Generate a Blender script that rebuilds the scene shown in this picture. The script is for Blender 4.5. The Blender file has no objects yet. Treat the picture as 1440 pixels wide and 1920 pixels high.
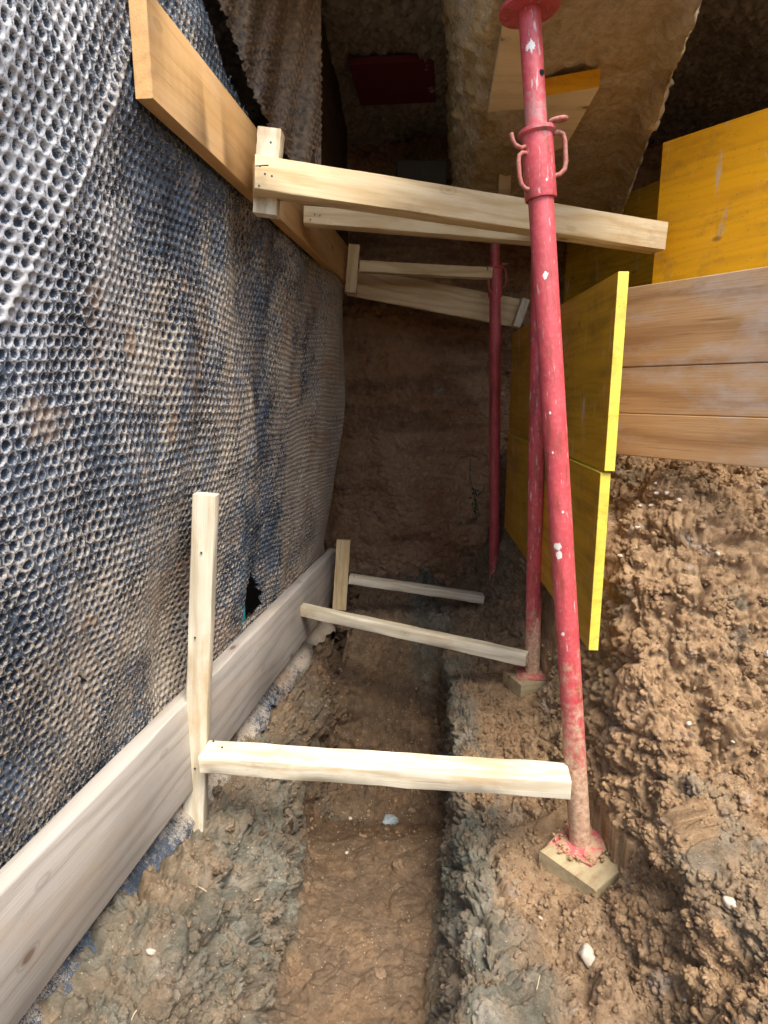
import bpy, math, random
import numpy as np
from mathutils import Vector, Matrix
R = math.radians
random.seed(5); rng = np.random.default_rng(7)
sc = bpy.context.scene
C = sc.collection

# ------------------------------------------------------------------ camera, light
FPX = 1150.0; EYE = 1.10; PIT = math.atan(225/FPX)
cam = bpy.data.objects.new('camera', bpy.data.cameras.new('camera')); C.objects.link(cam)
cam.location = (0, 0, EYE); cam.rotation_euler = (math.pi/2-PIT, 0, 0)
cam.data.sensor_fit = 'VERTICAL'; cam.data.sensor_height = 36; cam.data.lens = 36*FPX/1920
cam.data.clip_start = .02; cam.data.clip_end = 500
sc.camera = cam
SUN_EL, SUN_AZ = 59, 155          # azimuth clockwise from +Y (the sun stands behind and right of the camera)
w = bpy.data.worlds.new('World'); sc.world = w; w.use_nodes = True
nt = w.node_tree; bg = nt.nodes['Background']
sky = nt.nodes.new('ShaderNodeTexSky'); sky.sky_type = 'NISHITA'; sky.sun_disc = False
sky.sun_elevation = R(SUN_EL); sky.sun_rotation = R(SUN_AZ); sky.air_density = 1.0; sky.dust_density = 2.5; sky.ozone_density = 1.0
nt.links.new(sky.outputs[0], bg.inputs[0]); bg.inputs[1].default_value = .15
sl = bpy.data.lights.new('sun', 'SUN'); sl.energy = 2.2; sl.angle = R(35); sl.color = (1, .93, .84)
so = bpy.data.objects.new('sun', sl); C.objects.link(so)
sd = Vector((math.sin(R(SUN_AZ))*math.cos(R(SUN_EL)), math.cos(R(SUN_AZ))*math.cos(R(SUN_EL)), math.sin(R(SUN_EL))))
so.rotation_euler = sd.to_track_quat('Z', 'Y').to_euler()
sc.view_settings.view_transform = 'Standard'; sc.view_settings.look = 'None'
sc.view_settings.exposure = 1.4; sc.view_settings.gamma = 1
sc.cycles.max_bounces = 8; sc.cycles.diffuse_bounces = 5

# ------------------------------------------------------------------ helpers
CP, SP = math.cos(PIT), math.sin(PIT)
def ray(px, py):
    u = (px-720)/FPX; v = (960-py)/FPX
    return Vector((u, v*SP+CP, v*CP-SP))
def P(px, py, Y):
    d = ray(px, py); return Vector((0, 0, EYE)) + d*(Y/d.y)
def project(V):
    x = V[..., 0]; y = V[..., 1]; z = V[..., 2]-EYE
    dep = y*CP - z*SP; up = y*SP + z*CP
    return 720+FPX*x/dep, 960-FPX*up/dep, dep

PERM = rng.permutation(256); PERM = np.concatenate([PERM, PERM, PERM])
GR = rng.normal(size=(256, 3)); GR /= np.linalg.norm(GR, axis=1, keepdims=True)
def perlin(Pt):
    i = np.floor(Pt).astype(int); f = Pt-i; i &= 255
    u = f*f*f*(f*(f*6-15)+10)
    out = 0
    for dx in (0, 1):
        for dy in (0, 1):
            for dz in (0, 1):
                h = PERM[PERM[PERM[(i[:, 0]+dx) & 255]+((i[:, 1]+dy) & 255)]+((i[:, 2]+dz) & 255)]
                g = GR[h]
                d = g[:, 0]*(f[:, 0]-dx)+g[:, 1]*(f[:, 1]-dy)+g[:, 2]*(f[:, 2]-dz)
                wx = u[:, 0] if dx else 1-u[:, 0]; wy = u[:, 1] if dy else 1-u[:, 1]; wz = u[:, 2] if dz else 1-u[:, 2]
                out = out+d*wx*wy*wz
    return out*1.6
def fbm(Pt, o=4, g=.5):
    s = 0; a = 1.
    for k in range(o):
        s = s+a*perlin(Pt*(2.03**k)+17.3*k); a *= g
    return s
JT = rng.random((256, 3))
def worley(Pt):
    i = np.floor(Pt).astype(int); f = Pt-i
    F1 = np.full(len(Pt), 9.); F2 = np.full(len(Pt), 9.)
    for dx in (-1, 0, 1):
        for dy in (-1, 0, 1):
            for dz in (-1, 0, 1):
                h = PERM[PERM[PERM[(i[:, 0]+dx) & 255]+((i[:, 1]+dy) & 255)]+((i[:, 2]+dz) & 255)]
                j = JT[h]
                d = np.sqrt((f[:, 0]-dx-j[:, 0])**2+(f[:, 1]-dy-j[:, 1])**2+(f[:, 2]-dz-j[:, 2])**2)
                F2 = np.minimum(np.maximum(d, F1), F2); F1 = np.minimum(d, F1)
    return F1, F2
def sst(a, b, x):
    t = np.clip((x-a)/(b-a), 0, 1); return t*t*(3-2*t)

def link(name, me, mats, parent=None, smooth=True):
    if not isinstance(mats, (list, tuple)): mats = [mats]
    for m in mats: me.materials.append(m)
    if smooth: me.polygons.foreach_set('use_smooth', np.ones(len(me.polygons), bool))
    o = bpy.data.objects.new(name, me); C.objects.link(o)
    if parent: o.parent = parent
    return o
def tag(o, label=None, cat=None, group=None, kind=None):
    if label: o['label'] = label
    if cat: o['category'] = cat
    if group: o['group'] = group
    if kind: o['kind'] = kind
    return o
def grid_mesh(name, G, keep=None, attrs=None, flip=False):
    n, m, _ = G.shape
    me = bpy.data.meshes.new(name)
    idx = np.arange(n*m).reshape(n, m)
    q = np.stack([idx[:-1, :-1], idx[1:, :-1], idx[1:, 1:], idx[:-1, 1:]], -1)
    if flip: q = q[..., ::-1]
    q = q.reshape(-1, 4)
    if keep is not None: q = q[keep.reshape(-1)]
    me.vertices.add(n*m); me.vertices.foreach_set('co', G.reshape(-1).astype(np.float32))
    me.loops.add(q.size); me.loops.foreach_set('vertex_index', q.reshape(-1).astype(np.int32))
    me.polygons.add(len(q)); me.polygons.foreach_set('loop_start', (np.arange(len(q))*4).astype(np.int32))
    me.polygons.foreach_set('loop_total', np.full(len(q), 4, np.int32))
    for k, v in (attrs or {}).items():
        a = me.attributes.new(k, 'FLOAT', 'POINT'); a.data.foreach_set('value', v.reshape(-1).astype(np.float32))
    me.update(calc_edges=True)
    return me
def grid_normals(G):
    du = np.gradient(G, axis=0); dv = np.gradient(G, axis=1)
    n = np.cross(du, dv); return n/(np.linalg.norm(n, axis=2, keepdims=True)+1e-9)
def raw_mesh(name, V, F):
    me = bpy.data.meshes.new(name); me.from_pydata([tuple(v) for v in V], [], F); me.update(); return me

class MB:
    def __init__(s): s.V = []; s.F = []; s.M = []
    def add(s, V, F, m=0):
        o = len(s.V); s.V += [tuple(v) for v in V]; s.F += [tuple(i+o for i in f) for f in F]; s.M += [m]*len(F)
    def box(s, c, d, m=0, rz=0):
        c = Vector(c); M = Matrix.Rotation(rz, 3, 'Z')
        V = [c+M@Vector((x*d[0]/2, y*d[1]/2, z*d[2]/2)) for x in (-1, 1) for y in (-1, 1) for z in (-1, 1)]
        s.add(V, [(0, 1, 3, 2), (4, 6, 7, 5), (0, 4, 5, 1), (2, 3, 7, 6), (0, 2, 6, 4), (1, 5, 7, 3)], m)
    def tube(s, pts, r, n=12, m=0, caps=True):
        pts = [Vector(p) for p in pts]; rs = r if isinstance(r, (list, tuple)) else [r]*len(pts)
        V = []; F = []
        t = (pts[1]-pts[0]).normalized(); a = t.orthogonal().normalized()
        for k, p in enumerate(pts):
            t2 = (pts[min(k+1, len(pts)-1)]-pts[max(k-1, 0)]).normalized()
            a = (a-t2*a.dot(t2)).normalized(); b = t2.cross(a)
            for j in range(n):
                th = 2*math.pi*j/n; V.append(p+(a*math.cos(th)+b*math.sin(th))*rs[k])
        for k in range(len(pts)-1):
            for j in range(n):
                F.append((k*n+j, k*n+(j+1) % n, (k+1)*n+(j+1) % n, (k+1)*n+j))
        if caps: F.append(tuple(range(n))[::-1]); F.append(tuple((len(pts)-1)*n+j for j in range(n)))
        s.add(V, F, m)
    def build(s, name, mats, parent=None, smooth=True, bevel=0):
        me = raw_mesh(name, s.V, s.F)
        o = link(name, me, mats, parent, smooth)
        me.polygons.foreach_set('material_index', s.M)
        if smooth:
            try: me.set_sharp_from_angle(angle=R(40))
            except Exception: pass
        if bevel:
            b = o.modifiers.new('bevel', 'BEVEL'); b.width = bevel; b.segments = 2; b.limit_method = 'ANGLE'
        return o

# ------------------------------------------------------------------ materials
class NT:
    def __init__(s, name):
        s.m = bpy.data.materials.new(name); s.m.use_nodes = True; s.t = s.m.node_tree; s.n = s.t.nodes
        s.b = s.n['Principled BSDF']; s.tc = s.n.new('ShaderNodeTexCoord')
    def node(s, ty, ins=None, **kw):
        n = s.n.new(ty)
        for k, v in kw.items(): setattr(n, k, v)
        for k, v in (ins or {}).items(): s.set(n.inputs[k], v)
        return n
    def set(s, sock, v):
        if hasattr(v, 'links') or isinstance(v, bpy.types.NodeSocket): s.t.links.new(v, sock)
        else: sock.default_value = v
    def math(s, op, a, b=0., clamp=False):
        n = s.n.new('ShaderNodeMath'); n.operation = op; n.use_clamp = clamp; s.set(n.inputs[0], a); s.set(n.inputs[1], b); return n.outputs[0]
    def mapr(s, v, a, b, c=0., d=1.):
        n = s.n.new('ShaderNodeMapRange'); s.set(n.inputs[0], v)
        for k, x in zip((1, 2, 3, 4), (a, b, c, d)): n.inputs[k].default_value = x
        return n.outputs[0]
    def mapping(s, scale, vec=None, loc=(0, 0, 0)):
        n = s.n.new('ShaderNodeMapping'); n.inputs['Scale'].default_value = scale; s.set(n.inputs['Location'], loc)
        s.set(n.inputs[0], vec or s.tc.outputs['Object']); return n.outputs[0]
    def noise(s, vec, scale, detail=4, rough=.55, dist=0):
        n = s.node('ShaderNodeTexNoise', {'Scale': scale, 'Detail': detail, 'Roughness': rough, 'Distortion': dist}); s.set(n.inputs['Vector'], vec); return n.outputs['Fac']
    def vor(s, vec, scale, out='Distance', rnd=1., feature='F1'):
        n = s.node('ShaderNodeTexVoronoi', {'Scale': scale, 'Randomness': rnd}, feature=feature); s.set(n.inputs['Vector'], vec); return n.outputs[out]
    def mix(s, f, a, b, blend='MIX'):
        n = s.n.new('ShaderNodeMixRGB'); n.blend_type = blend; s.set(n.inputs[0], f)
        for k, v in ((1, a), (2, b)):
            s.set(n.inputs[k], (*v, 1) if isinstance(v, tuple) else v)
        return n.outputs[0]
    def ramp(s, v, st):
        n = s.n.new('ShaderNodeValToRGB'); s.set(n.inputs[0], v); e = n.color_ramp.elements
        while len(e) < len(st): e.new(.5)
        for k, (p, c) in enumerate(st): e[k].position = p; e[k].color = (*c, 1)
        return n.outputs[0]
    def attr(s, name):
        n = s.n.new('ShaderNodeAttribute'); n.attribute_name = name; return n.outputs['Fac']
    def bump(s, h, strength, dist, prev=None):
        n = s.n.new('ShaderNodeBump'); n.inputs['Strength'].default_value = strength; n.inputs['Distance'].default_value = dist
        s.set(n.inputs['Height'], h)
        if prev: s.set(n.inputs['Normal'], prev)
        return n.outputs[0]
    def done(s, col=None, rough=None, nor=None, **kw):
        if col is not None: s.set(s.b.inputs['Base Color'], (*col, 1) if isinstance(col, tuple) else col)
        if rough is not None: s.set(s.b.inputs['Roughness'], rough)
        if nor is not None: s.set(s.b.inputs['Normal'], nor)
        for k, v in kw.items(): s.set(s.b.inputs[k.replace('_', ' ')], v)
        return s.m

def wood(name, light, dark, knot=(.12, .05, .02), rough=.65, contrast=1., stain=None, stain_amt=.4, ring=1., spec=.3, knots=True):
    k = NT(name)
    oi = k.n.new('ShaderNodeObjectInfo')
    off = k.n.new('ShaderNodeVectorMath'); off.operation = 'SCALE'; off.inputs[0].default_value = (7.1, 3.3, 5.7); k.set(off.inputs['Scale'], oi.outputs['Random'])
    add = k.n.new('ShaderNodeVectorMath'); add.operation = 'ADD'; k.set(add.inputs[0], k.tc.outputs['Object']); k.set(add.inputs[1], off.outputs[0])
    v = add.outputs[0]
    # flowing grain: rings across y/z, drawn out along x
    warp = k.noise(k.mapping((1.6, 9, 9), v), 1, 3, .5)
    sv = k.n.new('ShaderNodeSeparateXYZ'); k.set(sv.inputs[0], v)
    rad = k.math('ADD', k.math('MULTIPLY', sv.outputs[1], 90*ring), k.math('MULTIPLY', sv.outputs[2], 150*ring))
    rad = k.math('ADD', rad, k.math('MULTIPLY', warp, 26*ring))
    ringv = k.math('SINE', rad)
    ringv = k.mapr(ringv, -1, 1)
    ringv = k.math('POWER', ringv, 2.5)
    fib = k.noise(k.mapping((6, 260, 260), v), 1, 3, .6)
    blot = k.noise(k.mapping((2, 6, 6), v), 1, 4, .6)
    f = k.math('ADD', k.math('MULTIPLY', ringv, .55*contrast), k.math('MULTIPLY', k.mapr(fib, .35, .7), .35*contrast), True)
    col = k.mix(f, light, dark)
    col = k.mix(k.mapr(blot, .45, .75, 0, .45), col, tuple(c*.72 for c in dark))
    hts = k.math('SUBTRACT', 0., k.math('ADD', k.math('MULTIPLY', ringv, .3), fib))
    if knots:
        kd = k.vor(k.mapping((4.5, 9, 9), v), 1)
        km = k.mapr(kd, .06, .11, 1, 0)
        col = k.mix(k.math('MULTIPLY', km, .8), col, knot)
        kr = k.mapr(k.math('ABSOLUTE', k.math('SUBTRACT', kd, .13)), 0, .03, .35, 0)
        col = k.mix(kr, col, tuple(c*.6 for c in dark))
    if stain:
        st = k.noise(k.mapping((3, 7, 7), v, (3, 1, 2)), 1, 6, .7)
        col = k.mix(k.mapr(st, .5, .68, 0, stain_amt), col, stain)
    crk = k.noise(k.mapping((1.3, 70, 70), v, (9, 4, 2)), 1, 4, .7)
    col = k.mix(k.mapr(crk, .66, .70, 0, .55), col, tuple(c*.35 for c in dark))
    smr = k.math('MULTIPLY', k.noise(k.mapping((5, 11, 11), v, (6, 1, 8)), 1, 6, .75), 1.)
    col = k.mix(k.mapr(smr, .60, .72, 0, .5), col, (.34, .22, .12))
    spk = k.vor(v, 160); col = k.mix(k.mapr(spk, .05, .16, .3, 0), col, tuple(c*.35 for c in dark))
    return k.done(col, rough, k.bump(hts, .5, .0012), Specular_IOR_Level=spec)

M = {}
M['new_wood'] = wood('fresh_spruce', (.78, .62, .37), (.54, .35, .15), contrast=.95, stain=(.50, .32, .15), stain_amt=.35)
M['pale_wood'] = wood('pale_spruce', (.78, .73, .58), (.52, .42, .26), contrast=.95, stain=(.50, .33, .15), stain_amt=.7)
M['board'] = wood('board_spruce', (.66, .40, .17), (.50, .27, .09), contrast=.6, stain=(.62, .44, .27), stain_amt=.4)
M['grey_wood'] = wood('weathered_plank', (.53, .49, .43), (.31, .275, .235), contrast=.85, stain=(.50, .38, .26), stain_amt=.5, ring=.7)
M['brown_panel'] = wood('worn_shutter', (.52, .33, .16), (.27, .145, .06), contrast=1., stain=(.48, .42, .36), stain_amt=.7, ring=.45, rough=.5)
M['dirty_wood'] = wood('muddy_wood', (.46, .38, .22), (.30, .22, .12), contrast=.6, stain=(.20, .12, .06), stain_amt=.95, rough=.8)
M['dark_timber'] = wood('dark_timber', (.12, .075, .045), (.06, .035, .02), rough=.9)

def yellow(name, light, dark, wear):
    k = NT(name)
    v = k.tc.outputs['Object']
    g = k.noise(k.mapping((1.2, 24, 24), v), 1, 4, .6)
    w1 = k.noise(k.mapping((1.5, 7, 7), v), 1, 3)
    sv = k.n.new('ShaderNodeSeparateXYZ'); k.set(sv.inputs[0], v)
    r = k.mapr(k.math('SINE', k.math('ADD', k.math('MULTIPLY', sv.outputs[2], 210.), k.math('MULTIPLY', w1, 34.))), .2, 1)
    f = k.math('ADD', k.math('MULTIPLY', r, .3), k.mapr(g, .4, .7, 0, .6), True)
    col = k.mix(f, light, dark)
    sc_ = k.noise(k.mapping((14, 3.5, 3.5), v, (4, 2, 1)), 1, 5, .65)
    col = k.mix(k.mapr(sc_, .58, .66, 0, wear), col, (.62, .50, .33))
    blt = k.noise(k.mapping((2.2, 2.2, 5), v, (8, 3, 5)), 1, 6, .7)
    col = k.mix(k.mapr(blt, .52, .68, 0, .55), col, tuple(c*.5 for c in dark[:2])+(.02,))
    sc2 = k.noise(k.mapping((60, 60, 5), v, (4, 2, 1)), 1, 3, .6)
    col = k.mix(k.mapr(sc2, .66, .74, 0, wear*.7), col, (.75, .62, .36))
    sp = k.vor(v, 70); col = k.mix(k.mapr(sp, .06, .13, .7, 0), col, (.16, .09, .02))
    kd = k.vor(k.mapping((5, 9, 9), v), 1); col = k.mix(k.mapr(kd, .05, .1, .7, 0), col, (.22, .10, .02))
    mud = k.noise(v, 9, 5, .7); col = k.mix(k.mapr(mud, .55, .72, 0, .5), col, (.20, .12, .05))
    return k.done(col, k.mapr(g, .3, .7, .32, .5), k.bump(k.math('SUBTRACT', 0., f), .25, .001), Specular_IOR_Level=.4)
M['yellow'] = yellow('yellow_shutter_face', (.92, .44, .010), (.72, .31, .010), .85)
M['yellow_shaded'] = yellow('shaded_yellow_shutter_face', (.64, .36, .018), (.40, .22, .014), .8)  # worn yellow darkened: the shade on these panels is put into the colour
M['yellow_edge'] = yellow('yellow_shutter_edge', (.76, .67, .09), (.62, .50, .08), .9)

def red_paint(name, splats, dirt_z, speck):
    k = NT(name); v = k.tc.outputs['Object']
    n1 = k.noise(v, 14, 5, .6); n2 = k.noise(v, 90, 3, .6)
    col = k.mix(k.mapr(n1, .35, .7), (.60, .088, .098), (.43, .050, .058))
    col = k.mix(k.mapr(n2, .45, .8, 0, .35), col, (.68, .22, .24))
    # worn streaks and rust
    rs = k.noise(k.mapping((40, 40, 7), v), 1, 5, .7)
    col = k.mix(k.mapr(rs, .51, .64, 0, .7), col, (.22, .055, .03))
    scr = k.noise(k.mapping((110, 110, 22), v, (1, 2, 3)), 1, 3, .6)
    col = k.mix(k.mapr(scr, .66-.05*speck, .74-.04*speck, 0, .8), col, (.62, .50, .46))
    # mud rising from the foot
    sv = k.n.new('ShaderNodeSeparateXYZ'); k.set(sv.inputs[0], v)
    md = k.math('ADD', k.mapr(sv.outputs[2], .0, dirt_z, .40, -.22), k.noise(v, 30, 6, .75))
    mm = k.mapr(md, .54, .76, 0, .9)
    col = k.mix(mm, col, k.mix(k.mapr(n2, .3, .7), (.30, .19, .11), (.60, .45, .30)))
    hi = k.math('ADD', k.mapr(k.math('ABSOLUTE', k.math('SUBTRACT', sv.outputs[2], 1.86)), 0, .12, .3, 0), k.noise(v, 60, 5, .8))
    col = k.mix(k.mapr(hi, .66, .85, 0, .7), col, (.36, .24, .22))
    for (x, y, z, r) in splats:
        d = k.node('ShaderNodeVectorMath', operation='DISTANCE'); k.set(d.inputs[0], k.mapping((1, 1, .75), v)); d.inputs[1].default_value = (x, y, z*.75)
        dd = k.math('ADD', d.outputs['Value'], k.math('MULTIPLY', k.math('SUBTRACT', k.noise(k.mapping((1, 1, .45), v), 130, 4, .7), .5), r*2.2))
        col = k.mix(k.mapr(dd, r*.8, r*.9, 1, 0), col, (.80, .76, .70))
    b = k.bump(k.math('ADD', k.math('MULTIPLY', mm, .8), n2), .5, .0015)
    return k.done(col, k.math('ADD', k.mapr(n1, .3, .7, .38, .55), k.math('MULTIPLY', mm, .35), True), b)
M['rust'] = None
k = NT('rusty_red_rod'); v = k.tc.outputs['Object']; n = k.noise(v, 120, 5, .7)
M['rust'] = k.done(k.mix(k.mapr(n, .4, .65), (.36, .07, .06), (.34, .20, .14)), .7, k.bump(n, .5, .001))
k = NT('nail_steel'); M['nail'] = k.done((.10, .10, .11), .4, None, Metallic=.8)

# soil
k = NT('excavated_soil'); v = k.tc.outputs['Object']
n1 = k.noise(v, 3.2, 6, .62, .6); n2 = k.noise(v, 28, 6, .7); n3 = k.noise(v, 210, 4, .7); n4 = k.noise(k.mapping((1, 1, 1), v, (5, 3, 1)), 9, 6, .68, .8)
ochre = k.ramp(n2, [(.25, (.20, .115, .060)), (.45, (.39, .255, .140)), (.6, (.53, .36, .205)), (.78, (.68, .52, .34))])
ochre = k.mix(k.mapr(n1, .5, .66, 0, .35), ochre, (.56, .34, .18))
ochre = k.mix(k.mapr(n4, .60, .72, 0, .75), ochre, (.20, .165, .115))
ochre = k.mix(k.mapr(k.noise(v, 6, 5, .7, 1.5), .61, .68, 0, .65), ochre, (.50, .42, .34))
brown_and_shade = k.mix(k.mapr(n2, .35, .65), (.20, .140, .088), (.34, .245, .160))  # browner soil tone, also used for painted shade in the far trench
brown_and_shade = k.mix(k.mapr(n4, .55, .68, 0, .5), brown_and_shade, (.17, .14, .10))
clay = k.ramp(n4, [(.3, (.095, .105, .085)), (.48, (.165, .178, .145)), (.6, (.27, .28, .23)), (.7, (.50, .46, .38))])
clay = k.mix(k.mapr(n2, .54, .66, 0, .6), clay, (.36, .26, .18))
col = k.mix(k.attr('brown_and_shade'), ochre, brown_and_shade); col = k.mix(k.attr('clay'), col, clay)
col = k.mix(k.mapr(n3, .35, .7, .0, .45), col, k.mix(1., col, (.5, .46, .42), 'MULTIPLY'))
col = k.mix(k.math('MULTIPLY', k.attr("trench_shade"), .75, True), col, k.mix(1., col, (.42, .37, .33), 'MULTIPLY'))  # multiplies the soil darker where shade is painted in
grit = k.vor(v, 95); gcol = k.vor(v, 95, 'Color')
gm = k.math('MULTIPLY', k.mapr(grit, .14, .22, 1, 0), k.math('GREATER_THAN', k.math('MULTIPLY', gcol, 1.), .72))
col = k.mix(k.math('MULTIPLY', gm, .8), col, (.58, .47, .36))
grit2 = k.vor(k.mapping((1, 1, 1), v, (2, 2, 2)), 210); g2c = k.vor(k.mapping((1, 1, 1), v, (2, 2, 2)), 210, 'Color')
col = k.mix(k.math('MULTIPLY', k.mapr(grit2, .2, .3, .55, 0), k.math('GREATER_THAN', g2c, .88)), col, (.55, .46, .36))
hb = k.math('ADD', k.math('MULTIPLY', n2, 1.0), k.math('MULTIPLY', n3, .35))
bp = k.bump(hb, .8, .010); bp = k.bump(k.noise(v, 95, 6, .8), .7, .006, bp); bp = k.bump(k.noise(v, 420, 3, .7), .8, .0022, bp); bp = k.bump(gm, .6, .003, bp)
M['soil'] = k.done(col, k.mapr(n2, .3, .7, 1., .88), bp, Specular_IOR_Level=.12)
k = NT('back_soil'); v = k.tc.outputs['Object']
n2 = k.noise(v, 20, 6, .7); n1 = k.noise(v, 2.5, 5, .6)
col = k.mix(k.mapr(n1, .4, .6), (.36, .185, .092), (.47, .29, .165))
col = k.mix(k.mapr(k.noise(k.mapping((1.5, 1.5, 9), v), 1, 5, .6), .48, .62, 0, .65), col, (.15, .08, .045)); col = k.mix(k.mapr(n2, .45, .7, 0, .6), col, (.42, .30, .19))
col = k.mix(k.mapr(k.noise(k.mapping((9, 9, 4), v), 1, 5, .7), .62, .70, 0, .6), col, (.40, .35, .28))
M['back_soil'] = k.done(col, .95, k.bump(k.noise(v, 90, 5, .75), .8, .008, k.bump(n2, 1., .02)), Specular_IOR_Level=.2)

# old concrete cast against earth
k = NT('old_footing_concrete'); v = k.tc.outputs['Object']
n1 = k.noise(v, 4, 6, .7, .8); n2 = k.noise(v, 40, 6, .75)
col = k.ramp(n1, [(.3, (.46, .30, .12)), (.45, (.64, .47, .24)), (.58, (.76, .60, .37)), (.70, (.82, .72, .55))])
col = k.mix(k.mapr(n2, .4, .7, 0, .6), col, (.30, .19, .09))
col = k.mix(k.mapr(k.noise(k.mapping((30, 5, 30), v), 1, 4, .6), .62, .7, 0, .6), col, (.62, .54, .42))
M['footing'] = k.done(col, .9, k.bump(k.noise(k.mapping((60, 18, 60), v), 1, 5, .8), 1., .012, k.bump(n2, .9, .012)), Specular_IOR_Level=.2)
k = NT('gravelly_concrete'); v = k.tc.outputs['Object']
vc = k.vor(v, 34, 'Color'); n2 = k.noise(v, 60, 5, .7)
col = k.mix(k.mapr(vc, 0, 1), (.16, .135, .105), (.34, .30, .25)); col = k.mix(k.mapr(n2, .4, .7, 0, .5), col, (.12, .09, .07))
M['gravel_concrete'] = k.done(col, .95, k.bump(n2, .8, .008), Specular_IOR_Level=.15)
k = NT('grey_concrete'); v = k.tc.outputs['Object']; n2 = k.noise(v, 12, 6, .7)
M['concrete'] = k.done(k.mix(n2, (.07, .07, .065), (.12, .115, .105)), .85, k.bump(n2, .4, .004))
k = NT('red_oxide_steel'); n2 = k.noise(k.tc.outputs['Object'], 15, 5, .6)
M['maroon'] = k.done(k.mix(n2, (.13, .008, .014), (.09, .008, .012)), .7, k.bump(n2, .3, .003))
k = NT('teal_insulation'); n2 = k.noise(k.mapping((4, 4, 60), k.tc.outputs['Object']), 1, 3)
M['teal'] = k.done(k.mix(n2, (.02, .36, .38), (.03, .46, .50)), .6, k.bump(n2, .5, .003))

# dimpled drainage membrane: glossy blue-black plastic, torn fleece and dried soil on it
k = NT('dimpled_membrane'); v = k.tc.outputs['Object']
dm = k.attr('dirt'); rim = k.attr('rim'); cup = k.attr('cup'); hue = k.attr('ochre')
nf = k.noise(v, 330, 5, .8, 1.2); nb = k.noise(v, 55, 5, .7); nl = k.noise(v, 7, 5, .65, .5)
plast = k.mix(k.mapr(nl, .4, .6), (.020, .034, .054), (.080, .115, .160))
fle = k.mix(k.mapr(nf, .35, .7), (.26, .20, .14), (.76, .67, .53))
fle = k.mix(k.attr('sky_glare'), fle, (.78, .82, .86))  # blue-white sky glare painted into the fleece colour
fle = k.mix(hue, fle, k.mix(k.mapr(nb, .3, .7), (.24, .155, .095), (.54, .36, .21)))
amount = k.math('ADD', k.math('ADD', dm, k.math('MULTIPLY', k.math('SUBTRACT', nb, .5), 1.1)), k.math('MULTIPLY', k.math('SUBTRACT', nf, .5), 1.6))
amount = k.math('ADD', amount, k.math('MULTIPLY', rim, .50)); amount = k.math('SUBTRACT', amount, k.math('MULTIPLY', cup, .22))
msk = k.mapr(amount, .42, .60)
hmask = k.math('MULTIPLY', k.mapr(k.math('ADD', hue, k.math('MULTIPLY', k.math('SUBTRACT', nb, .5), 1.1)), .45, .75), .8)
msk = k.math('MAXIMUM', msk, hmask)
col = k.mix(msk, plast, fle)
rg = k.math('ADD', k.mapr(nb, .3, .7, .16, .36), k.math('MULTIPLY', msk, .5), True)
bp = k.bump(nf, .8, .004); bp = k.bump(k.noise(v, 120, 4, .6), .35, .004, bp)
M['membrane'] = k.done(col, rg, bp, Specular_IOR_Level=.65, Coat_Weight=k.math('MULTIPLY', k.math('SUBTRACT', 1., msk), .3), Coat_Roughness=.15)

def stone_mat(name, a, b):
    k = NT(name); n = k.noise(k.tc.outputs['Object'], 60, 5, .7)
    return k.done(k.mix(k.mapr(n, .35, .7), a, b), .7, k.bump(n, .4, .002))
M['white_stone'] = stone_mat('pale_pebble', (.52, .46, .38), (.34, .27, .19))
M['blue_stone'] = stone_mat('grey_blue_stone', (.22, .27, .27), (.13, .16, .16))
M['straw'] = stone_mat('dry_straw', (.66, .56, .38), (.50, .40, .24))
M['leaf'] = stone_mat('weed_green', (.02, .045, .018), (.04, .07, .025))

# ------------------------------------------------------------------ ground: one profile swept along the trench
B1c = P(1088, 1580, 1.5); B2c = P(998, 1262, 2.28)
stY = np.array([-2.5, .2, .9, 1.15, 1.35, 1.55, 1.72, 1.9, 2.2, 2.45, 2.7, 3.0, 3.3, 3.9])
def prof(Y):
    t = .06*(Y-1.2)
    lipz = -.16+.02*np.clip(Y-2, 0, 1)
    fl = np.interp(Y, [0, 1.5, 2.0, 2.25, 2.55, 2.85, 3.2, 3.9], [-.49, -.50, -.53, -.66, -.62, -.26, -.10, -.02])
    lx = np.interp(Y, [0, 1.2, 2.1, 2.6, 3.0], [-.33, -.335, -.295, -.26, -.24])+.018*np.sin(Y*5)+.008*np.sin(Y*17)
    rtx = np.interp(Y, [1.0, 1.45, 2.2, 3.2], [.10, .145, .26, .28])+.007*np.sin(Y*13); rlx = np.interp(Y, [1.0, 1.1, 1.46, 2.2, 3], [.15, .17, .27, .29, .33])+.012*np.sin(Y*11+1)
    mz = np.interp(Y, [0, .9, 1.2, 1.4, 1.58, 1.75, 1.9, 4], [.10, .08, .10, .20, .45, .74, .86, .88])   # bank right of the panel
    bz = np.interp(Y, [0, 1.2, 1.5, 1.6, 4], [.04, .0, .04, .06, .12])
    lead = np.interp(Y, [0, 1.2, 1.55, 1.7, 4], [.62, .64, .625, .64, .64])
    zr = np.interp(Y, [0, 1.5, 2.38, 3.28], [-.17, -.135, -.055, -.03])
    return [(-1.1, lipz), (-.62+t, lipz+.03), (lx-.13, lipz-.02), (lx-.01, lipz-.15), (lx+.03, fl+.04), (lx+.06, fl), (rtx-.03, fl), (rtx, fl+.04), (rlx-.03, zr-.08), (rlx+.03, zr-.045),
            (.40, zr-.05), (.55, zr-.045+bz), (lead, zr+.10+bz), (lead+.08, (mz)*.75+.02), (lead+.25, mz), (1.3, mz+.04+.02), (2.2, mz+.15)]
ys = np.concatenate([np.arange(-2.4, .8, .02), np.arange(.8, 2.2, .0034), np.arange(2.2, 4.0, .006)])
NU = 980
G = np.zeros((len(ys), NU, 3))
W_ = None
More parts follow.
